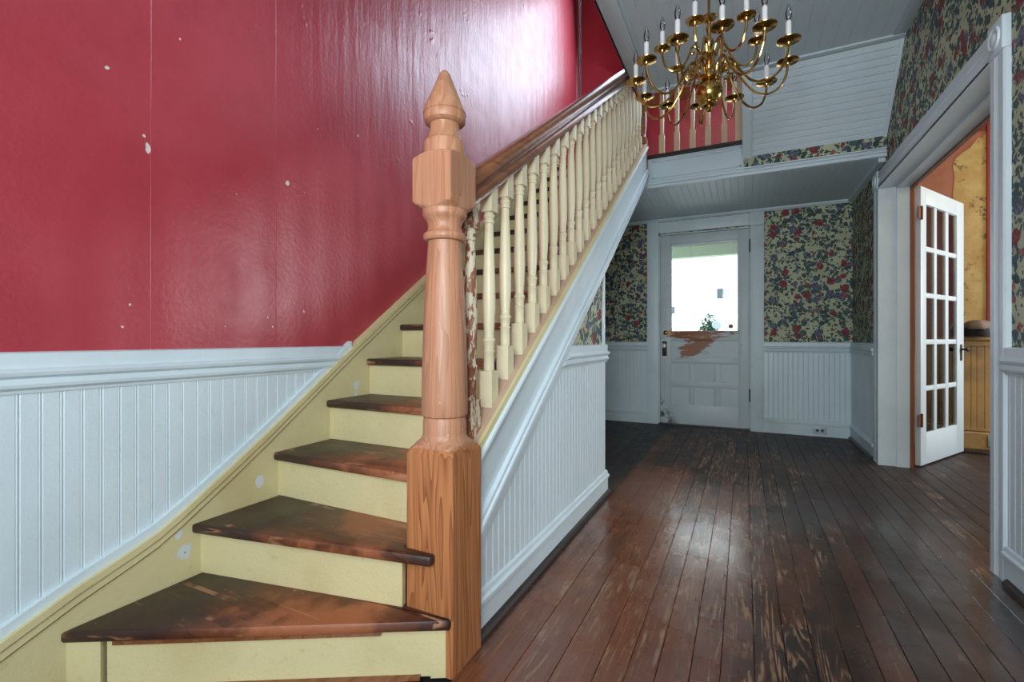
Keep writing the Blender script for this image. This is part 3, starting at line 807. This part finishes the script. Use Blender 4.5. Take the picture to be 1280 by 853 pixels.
# ------------------------------------------------------------------ french door standing open
A = math.atan2(.843, .537)
hx, hy = 1.132, 4.287
fr = thing('door_2', (hx, hy, 0), 'white French door of fifteen panes standing open into the side room', 'door'); fr['kind'] = 'structure'
R = Matrix.Translation((hx, hy, 0)) @ Matrix.Rotation(A, 4, 'Z')
def fbox(name, x0, x1, z0, z1, y0=0, y1=.034, mat='white_paint', bev=.002):
    return MB().box(x0, x1, y0, y1, z0, z1).xf(R).build(name, mat, fr, bevel=bev)
px = [(.100, .255), (.322, .478), (.555, .712)]; LEN = .860; zt = 2.012
pz0, pz1 = .238, 1.895; ph = (pz1 - pz0 - 4 * .036) / 5
fbox('stile', 0, px[0][0], .012, zt); fbox('stile', px[2][1], LEN, .012, zt)
fbox('top_rail', px[0][0], px[2][1], pz1, zt); fbox('bottom_rail', px[0][0], px[2][1], .012, pz0)
for a, b in ((px[0][1], px[1][0]), (px[1][1], px[2][0])): fbox('muntin', a + .010, b - .010, pz0, pz1, .004, .020, bev=.004)
for r in range(4):
    z = pz0 + (r + 1) * ph + r * .036
    for a, b in px: fbox('muntin', a - .012, b + .012, z, z + .036, .005, .019, bev=.004)
for r in range(5):
    z = pz0 + r * (ph + .036)
    for a, b in px: fbox('glass_pane', a - .013, b + .013, z - .002, z + ph + .002, .0105, .0135, 'pane_glass', 0)
for z in (1.775, .295):
    m = MB(); m.box(-.055, -.004, -.004, 0, z, z + .085); m.box(.0, .030, -.004, -.0005, z, z + .085)
    m.lathe([(.007, z - .006), (.007, z + .091)], (-.001, -.006, 0), 10)
    m.xf(R).build('hinge', 'rusty_hinge', fr)
hp = fbox('lock_plate', .775, .815, .745, .875, -.004, 0, 'dark_iron')
MB().lathe([(.008, 0), (.008, -.022), (.016, -.030), (.018, -.040), (.008, -.048)], (.795, -.004, .835), 16, 'y').xf(R).build('knob', 'dark_iron', fr, smooth=40)

# ------------------------------------------------------------------ side room
sr = MB(); sr.box(1.06, 4.4, YB, YB + .2, 0, ZC)
wall_side = struct(sr, 'wall_side_room', 'plaster', 'stained reddish plaster wall of the side room')
MB().prism([(x, YB - .003, z) for x, z in ((1.60, .93), (1.815, .93), (1.815, 2.64), (1.785, 2.60), (1.76, 2.61), (1.71, 2.53), (1.665, 2.50), (1.62, 2.46), (1.60, 2.39), (1.612, 2.30), (1.60, 2.15), (1.61, 1.9))], (0, .003, 0)).build('wallpaper_remnant', 'torn_paper', wall_side)
MB().box(1.815, 1.96, YB - .014, YB, .93, ZC).build('red_strip', 'dark_room_red', wall_side)
MB().box(1.655, 1.815, YB - .006, YB, 2.66, ZC).build('red_strip', 'dark_room_red', wall_side)
x = 1.07
while x < 2.1:
    bead_plank(None, 'x', x, .085, YB, .014, .14, .86, sgn=-1).build('plank', 'pine_wainscot', wall_side); x += .085
sweep_x([(YB, .86), (YB - .02, .86), (YB - .02, .90), (YB - .036, .910), (YB - .036, .932), (YB, .935)], 1.07, 2.2).build('wainscot_cap', 'pine_wainscot', wall_side)
sweep_x([(YB, 0), (YB - .024, 0), (YB - .024, .128), (YB - .016, .146), (YB, .146)], 1.07, 2.2).build('baseboard', 'pine_wainscot', wall_side)
sweep_x([(YB - .024, .15), (YB - .024, .17), (YB, .17), (YB, .15)], 1.07, 2.2).build('wainscot_strip', 'pine_wainscot', wall_side)
struct(MB().box(4.2, 4.4, 1.2, YB + .2, 0, ZC), 'wall_side_room_east', 'torn_paper', 'far wall of the side room')
struct(MB().box(1.06, 4.4, 1.2, 1.4, 0, ZC), 'wall_side_room_south', 'torn_paper', 'near wall of the side room')
struct(MB().box(1.06, 4.4, 1.2, YB + .2, ZC, ZC + .15), 'ceiling_side_room', 'white_ceiling', 'ceiling of the side room')

# ------------------------------------------------------------------ ceilings, landing, upper flight
ce = MB(); ce.box(XS, XR, -1.7, YC, ZC + .008, ZC + .2); ce.box(-1.6, XS, -1.7, .25, ZC + .008, ZC + .2)
ceil = struct(ce, 'ceiling', 'white_ceiling', 'white beaded board ceiling of the hall')
m = MB(); x = XS + .10
while x < XR - .01:
    w = min(.082, XR - x); e = .003
    m.prism([(a, .3, z) for a, z in ((x, ZC + .008), (x, ZC + .003), (x + e, ZC), (x + w - e, ZC), (x + w, ZC + .003), (x + w, ZC + .008))], (0, YC - .3, 0)); x += w
tag(m.build('beadboard', 'white_ceiling', ceil), kind='stuff')
m = MB(); m.box(XS - .016, XS + .10, .25, YC, ZC - .016, ZC + .0075); m.box(XS - .016, XS, .25, YC, ZC - .016, ZC + .21)
m.build('edge_board', 'white_paint', ceil, bevel=.003)
MB().box(XS + .10, XS + .125, .25, YC, ZC - .010, ZC).build('edge_bead', 'white_paint', ceil, bevel=.003)
m = MB(); m.box(XS, XR, YC - .05, YC, ZC - .012, ZC + .0); m.build('edge_board', 'white_paint', ceil, bevel=.003)
m = MB(); m.box(XR - .07, XR, .3, YC - .05, ZC - .01, ZC); m.build('edge_board', 'white_ceiling', ceil, bevel=.003)
# landing
la = MB(); la.box(-.815, XR, YF + .01, YB, ZSOF + .008, 2.455); la.box(-1.586, -.815, nose(15) + .14, YB, ZSOF + .008, 2.455)
landing = struct(la, 'ceiling_landing', 'white_ceiling', 'stair landing whose boarded underside roofs the entrance')
m = MB(); x = -1.58
while x < XR - .01:
    w = min(.055, XR - x); e = .003
    m.prism([(a, YF + .03, z) for a, z in ((x, ZSOF + .008), (x, ZSOF + .003), (x + e, ZSOF), (x + w - e, ZSOF), (x + w, ZSOF + .003), (x + w, ZSOF + .008))], (0, YB - YF - .06, 0)); x += w
tag(m.build('beadboard', 'white_ceiling', landing), kind='stuff')
m = MB(); m.box(-.735, .0, YF, YF + .03, ZSOF, 2.455); m.build('fascia_board', 'white_paint', landing, bevel=.003)
m = MB()
for z0, z1, y in ((ZSOF - .004, ZSOF + .022, YF - .012), (ZSOF + .022, ZSOF + .034, YF - .022), (ZSOF + .052, ZSOF + .062, YF - .008)): m.box(-.725, XR, y, YF, z0, z1)
m.build('fascia_moulding', 'white_paint', landing, bevel=.003)
m = MB(); m.box(-.70, -.685, YF - .01, YF, ZSOF + .075, 2.43); m.box(-.03, -.015, YF - .01, YF, ZSOF + .075, 2.43); m.box(-.70, -.015, YF - .01, YF, 2.42, 2.432); m.box(-.70, -.015, YF - .01, YF, ZSOF + .075, ZSOF + .087)
m.build('panel_moulding', 'white_paint', landing, bevel=.002)
MB().box(-.735, .03, YF - .02, YU - .001, 2.457, 2.4825).build('landing_floor', 'black_shoe', landing)
MB().box(-1.586, -.735, nose(15) + .14, YU - .001, 2.457, 2.4825).build('landing_floor', 'black_shoe', landing)
MB().box(XR - .04, XR, YF + .03, YB - .03, ZSOF - .03, ZSOF).build('crown_moulding', 'white_paint', landing)
# underside of the upper flight over the right half
up = MB(); d = Vector((0, YC - YF, ZC - 2.345)); Ls = d.length; dn = d.normalized(); nrm = Vector((0, dn.z, -dn.y))   # nrm points back/up
if nrm.z < 0: nrm = -nrm
nrm = Vector((0, dn.z, -dn.y)); 
nrm = nrm if nrm.y > 0 else -nrm
P0 = Vector((0, YF, 2.345))
up.prism([(0, YF + .014, 2.345), (0, YC + .014, ZC), (0, YC + .014, ZC + .2), (0, YC + .5, 3.0), (0, YF + .5, 2.5), (0, YF + .014, 2.46)], (XR, 0, 0))
upf = struct(up, 'ceiling_sloped', 'white_ceiling', 'sloping boarded underside of the upper stair flight')
nb = 13
for k in range(nb):
    a0 = Ls * k / nb + .0006; a1 = Ls * (k + 1) / nb - .0006; e = .004
    p = lambda s, h: P0 + dn * s - nrm * h + Vector((0, .012, 0))
    pts = [p(a0, -.004), p(a0, .006), p(a0 + e, .010), p(a1 - e, .010), p(a1, .006), p(a1, -.004)]
    MB().prism([(.058, q.y, q.z) for q in pts], (XR - .058 - .012, 0, 0)).build('plank', 'white_paint', upf)
p = lambda s, h: P0 + dn * s - nrm * h + Vector((0, .012, 0))
q4 = [p(-.0, -.004), p(-.0, .018), p(Ls, .018), p(Ls, -.004)]
MB().prism([(-.004, q.y, q.z) for q in q4], (.060, 0, 0)).build('edge_board', 'white_paint', upf, bevel=.003)
MB().prism([(XR - .022, q.y, q.z) for q in q4], (.022, 0, 0)).build('edge_board', 'white_paint', upf)
MB().prism([(-.01, YF + .01, 2.345), (-.01, YC, ZC), (-.01, YC, ZC + .2), (-.01, YC + .5, 3.0), (-.01, YF + .5, 2.5), (-.01, YF + .01, 2.46)], (.008, 0, 0)).build('side_board', 'white_paint', upf)
MB().box(.0, XR, YF - .004, YF + .014, 2.262, 2.352).build('paper_strip', 'floral_x', upf)
# balustrade of the landing
lb = thing('landing_balustrade', (-.37, 4.15, 2.4825), 'short row of tan balusters along the landing edge above the entrance', 'balustrade')
pb = None
for xx in (-.625, -.503, -.380, -.262, -.140):
    if pb is None:
        m = MB(); m.box(-.021, .021, -.021, .021, 0, .17); m.lathe([(.015, .17), (.018, .18), (.016, .20), (.018, .30), (.0185, .45), (.014, .66), (.018, .68), (.016, .70)], (0, 0, 0), 12); m.box(-.020, .020, -.020, .020, .70, .82)
        pb = m.build('baluster', 'tan_paint', None, smooth=40); o = pb
    else: o = pb.copy(); COL.objects.link(o)
    o.parent = lb; o.location = Vector((xx, 4.15, 2.4825)) - wloc(lb)
MB().box(-.060, -.005, 4.125, 4.175, 2.4825, 3.32).build('end_post', 'tan_paint', lb)
MB().box(-.735, -.005, 4.118, 4.182, 3.30, 3.37).build('handrail', 'rail_wood', lb, bevel=.008)
# rest of the shell, out of view
struct(MB().box(-1.85, 1.06, -1.9, -1.7, 0, WH), 'wall_rear', 'white_paint', 'wall behind the viewer')
struct(MB().box(-1.85, 1.06, -1.9, YB + .2, WH, WH + .15), 'ceiling_upper', 'rail_wood', 'ceiling of the upper floor')

# ------------------------------------------------------------------ chandelier
CXc, CYc = -.142, 2.315
ch = thing('chandelier', (CXc, CYc, 1.97), 'polished brass chandelier with eighteen candle arms in two tiers hanging in the hall', 'chandelier')
pr = [(.004, 1.955), (.010, 1.957), (.016, 1.965), (.012, 1.975), (.028, 1.979), (.036, 1.985), (.040, 1.990), (.036, 1.995), (.046, 2.004), (.056, 2.020), (.060, 2.040), (.057, 2.060), (.046, 2.077), (.030, 2.088), (.020, 2.092)]
MB().lathe(pr, (CXc, CYc, 0), 28).build('ball', 'brass', ch, smooth=40)
pr = [(.018, 2.090), (.036, 2.095), (.046, 2.102), (.046, 2.114), (.034, 2.120), (.016, 2.126), (.014, 2.140), (.022, 2.152), (.024, 2.164), (.016, 2.176), (.013, 2.190), (.026, 2.200), (.036, 2.206), (.036, 2.220), (.026, 2.226), (.014, 2.232), (.012, 2.25), (.020, 2.262), (.022, 2.275), (.014, 2.288), (.009, 2.300), (.011, 2.320), (.014, 2.335), (.010, 2.352), (.007, 2.37)]
MB().lathe(pr, (CXc, CYc, 0), 20).build('column', 'brass', ch, smooth=40)
MB().lathe([(.007, 2.366), (.016, 2.368), (.030, 2.376), (.036, 2.384), (.034, 2.385), (.026, 2.379), (.008, 2.374), (.005, 2.40)], (CXc, CYc, 0), 24).build('top_dish', 'brass', ch, smooth=40)
MB().lathe([(.006, 2.38), (.006, 2.50)], (CXc, CYc, 0), 8).build('rod', 'old_brass', ch, smooth=40)
z = 2.49; kk = 0
while z < 2.775:
    ring = [Vector((.007 * cos(2 * pi * i / 14), 0, .019 * sin(2 * pi * i / 14))) for i in range(15)]
    if kk % 2: ring = [Vector((0, v.x, v.z)) for v in ring]
    MB().tube([(CXc + v.x, CYc + v.y, z + .019 + v.z) for v in ring], .0022, 6).build('chain_link', 'old_brass', ch, smooth=60)
    z += .0335; kk += 1
MB().lathe([(.012, 2.765), (.05, 2.785), (.058, 2.811)], (CXc, CYc, 0), 24).build('ceiling_canopy', 'brass', ch, smooth=40)
def bez(pts, n=8):
    P = [Vector(p) for p in pts]; out = []
    for i in range(len(P) - 1):
        p0 = P[max(i - 1, 0)]; p1 = P[i]; p2 = P[i + 1]; p3 = P[min(i + 2, len(P) - 1)]
        for k in range(n):
            t = k / n
            out.append(.5 * ((2 * p1) + (-p0 + p2) * t + (2 * p0 - 5 * p1 + 4 * p2 - p3) * t * t + (-p0 + 3 * p1 - 3 * p2 + p3) * t ** 3))
    out.append(P[-1]); return out
def arm_mesh(rz):
    return MB().tube(bez([(r, 0, z) for r, z in rz], 7), .0052, 7)
tiers = [
    (12, 12, [(.040, 2.108), (.062, 2.150), (.085, 2.166), (.103, 2.150), (.104, 2.122), (.086, 2.118), (.086, 2.118)], [(.060, 2.135), (.098, 2.158), (.140, 2.085), (.185, 2.028), (.240, 2.006), (.290, 2.030), (.316, 2.080), (.322, 2.128)], .322, 2.128, .044),
    (6, 18, [(.030, 2.213), (.045, 2.250), (.066, 2.262), (.080, 2.246), (.074, 2.228), (.062, 2.232)], [(.044, 2.246), (.072, 2.258), (.095, 2.205), (.125, 2.165), (.160, 2.155), (.190, 2.180), (.203, 2.220), (.205, 2.252)], .205, 2.252, .037)]
def copy_tree(o, parent):
    c = o.copy(); COL.objects.link(c); c.parent = parent
    for q in list(o.children): copy_tree(q, c)
    return c
for cnt, a0, scroll, arm, rr, zz, pan in tiers:
    L0 = Vector((CXc, CYc, 1.97))
    m = arm_mesh([(r, z - 1.97) for r, z in arm]); q = arm_mesh([(r, z - 1.97) for r, z in scroll]); b = len(m.v); m.v += q.v; m.f += [[b + i for i in f] for f in q.f]
    a = m.build('arm', 'brass', None, smooth=50); a.parent = ch
    z = zz - 1.97
    p = MB().lathe([(.006, z - .012), (.010, z - .006), (.012, z), (pan * .6, z + .001), (pan, z + .008), (pan + .001, z + .011), (pan - .002, z + .011), (pan * .6, z + .005), (.012, z + .005), (.012, z + .012), (.0115, z + .012)], (rr, 0, 0), 22).build('drip_pan', 'brass', None, smooth=40); p.parent = a
    s = MB().lathe([(.0105, z + .010), (.0105, z + .085), (.008, z + .087), (.006, z + .092)], (rr, 0, 0), 12).build('candle_sleeve', 'candle_white', None, smooth=40); s.parent = a
    g = MB().lathe([(.005, z + .090), (.009, z + .098), (.0125, z + .112), (.0115, z + .126), (.007, z + .142), (.003, z + .155), (.0008, z + .160)], (rr, 0, 0), 12).build('bulb', 'bulb_glass', None, smooth=60); g.parent = a
    for k in range(cnt):
        o = a if k == 0 else copy_tree(a, ch)
        o.rotation_euler = (0, 0, radians(a0 + 360 * k / cnt))

# ------------------------------------------------------------------ small things
po = thing('power_outlet', (.640, YB - .023, .050), 'white double power outlet set in the baseboard right of the entrance door', 'power outlet')
MB().box(.585, .700, YB - .028, YB - .0225, .022, .092).build('face_plate', 'outlet_plate', po, bevel=.002)
for xx in (.622, .662): MB().lathe([(.013, 0), (.013, -.002)], (xx, YB - .0285, .057), 16, 'y').build('socket', 'slot_dark', po)
p2 = thing('power_outlet', (1.85, YB - .025, .06), 'pale greenish power outlet in the pine baseboard of the side room', 'power outlet')
MB().box(1.815, 1.90, YB - .030, YB - .0245, .022, .118).build('face_plate', 'outlet_green', p2, bevel=.002)
for zz in (.05, .09): MB().lathe([(.012, 0), (.012, -.002)], (1.855, YB - .0305, zz), 16, 'y').build('socket', 'slot_dark', p2)
rg = thing('floor_register', (1.66, 5.03, 0), 'black slotted metal floor register by the side room baseboard', 'floor vent')
MB().box(1.50, 1.74, 4.985, 5.075, .001, .005).build('frame', 'dark_iron', rg)
for k in range(9): MB().box(1.515 + k * .024, 1.525 + k * .024, 4.995, 5.065, .005, .008).build('slat', 'dark_iron', rg)
# soft hat lying on the pine wainscot cap
hat = thing('hat', (1.73, YB - .08, .936), 'crumpled brown hat with a black underside lying on the pine wainscot cap', 'hat')
m = MB()
def hat_r(a, r, h): return r * (1 + .12 * sin(3 * a + 1) + .06 * sin(7 * a))
m.lathe([(.060, .936), (.080, .941), (.086, .970), (.082, 1.004), (.070, 1.008)], (1.725, YB - .09, 0), 24, rfun=lambda a, r, h: r * (1 + .05 * sin(4 * a)))
m.build('underside', 'hat_dark', hat, smooth=50)
m = MB().lathe([(.086, .998), (.092, 1.006), (.090, 1.026), (.078, 1.050), (.055, 1.068), (.024, 1.076), (.003, 1.074)], (1.73, YB - .09, 0), 24, rfun=hat_r); m.build('crown', 'hat_brown', hat, smooth=50)

# ------------------------------------------------------------------ outside, beyond the entrance door
struct(MB().box(-14, 14, YB + .2, 40, -.6, -.5), 'ground', 'ground', 'pale ground outside')
pc = MB().box(-3, 3, YB + .2, 7.35, -.5, -.02); struct(pc, 'trim_1', 'concrete', 'porch floor outside the door')
po_ = MB().box(-3, 3, YB + .2, 7.3, 2.26, 2.32); struct(po_, 'ceiling_porch', 'porch_grey', 'grey porch ceiling outside the door')
bm_ = MB().box(-3, 3, 7.2, 7.36, 2.10, 2.27); struct(bm_, 'trim_2', 'porch_green', 'pale green porch beam')
hs = thing('house', (-1.5, 13, -.5), 'overexposed white house across the way seen through the door glass', 'house')
MB().box(-9, 7, 13, 15, -.5, 7).build('wall', 'outside_white', hs)
z = -.3
MB().box(-.61, -.36, 12.95, 13.0, 1.93, 2.19).build('window', 'house_glass', hs)
MB().box(-.64, -.33, 12.94, 13.0, 2.19, 2.22).build('window_head', 'outside_white', hs)
MB().box(-.64, -.33, 12.94, 13.0, 1.90, 1.93).build('window_sill', 'outside_white', hs)
MB().box(-1.70, -1.63, 12.93, 13.0, 1.58, 1.76).build('wall_lamp', 'house_glass', hs)
MB().box(-3.2, .6, 12.9, 13.0, -.5, 1.22).build('foundation', 'brick_pink', hs)
sh = thing('shrub', (-.62, 10.2, -.5), 'small green shrub growing before the white house', 'shrub')
m = MB()
for k in range(3200):
    v = Vector((random.gauss(0, 1), random.gauss(0, 1), random.gauss(0, 1))).normalized() * random.random() ** .4
    c = Vector((-.62 + v.x * .22, 10.2 + v.y * .24, .85 + v.z * .56))
    d = Vector((random.uniform(-1, 1), random.uniform(-1, 1), random.uniform(-.3, .6))).normalized() * random.uniform(.05, .09)
    e = d.cross(Vector((0, 0, 1))).normalized() * .022
    b = len(m.v); m.v += [tuple(c), tuple(c + d * .5 + e), tuple(c + d), tuple(c + d * .5 - e)]; m.f.append([b, b + 1, b + 2, b + 3])
tag(m.build('foliage', 'leaf_green', sh), kind='stuff')
m = MB()
for k in range(5): m.tube([(-.62, 10.2, -.5), (-.62 + .05 * cos(k * 1.3), 10.2 + .05 * sin(k * 1.3), .2), (-.62 + .1 * cos(k * 1.3), 10.2 + .1 * sin(k * 1.3), .9)], [.02, .015, .006], 6)
tag(m.build('stems', 'orange_wood', sh), kind='stuff')
mb_ = thing('mailbox', (-.45, 9.6, -.5), 'white rounded mailbox on a grey post beside the shrub', 'mailbox')
MB().box(-.475, -.425, 9.57, 9.63, -.5, 1.10).build('post', 'concrete', mb_)
MB().lathe([(.07, -.12), (.08, -.11), (.08, .11), (.07, .12)], (-.45, 9.6, 1.18), 16, 'y').build('box', 'mailbox_grey', mb_, smooth=40)
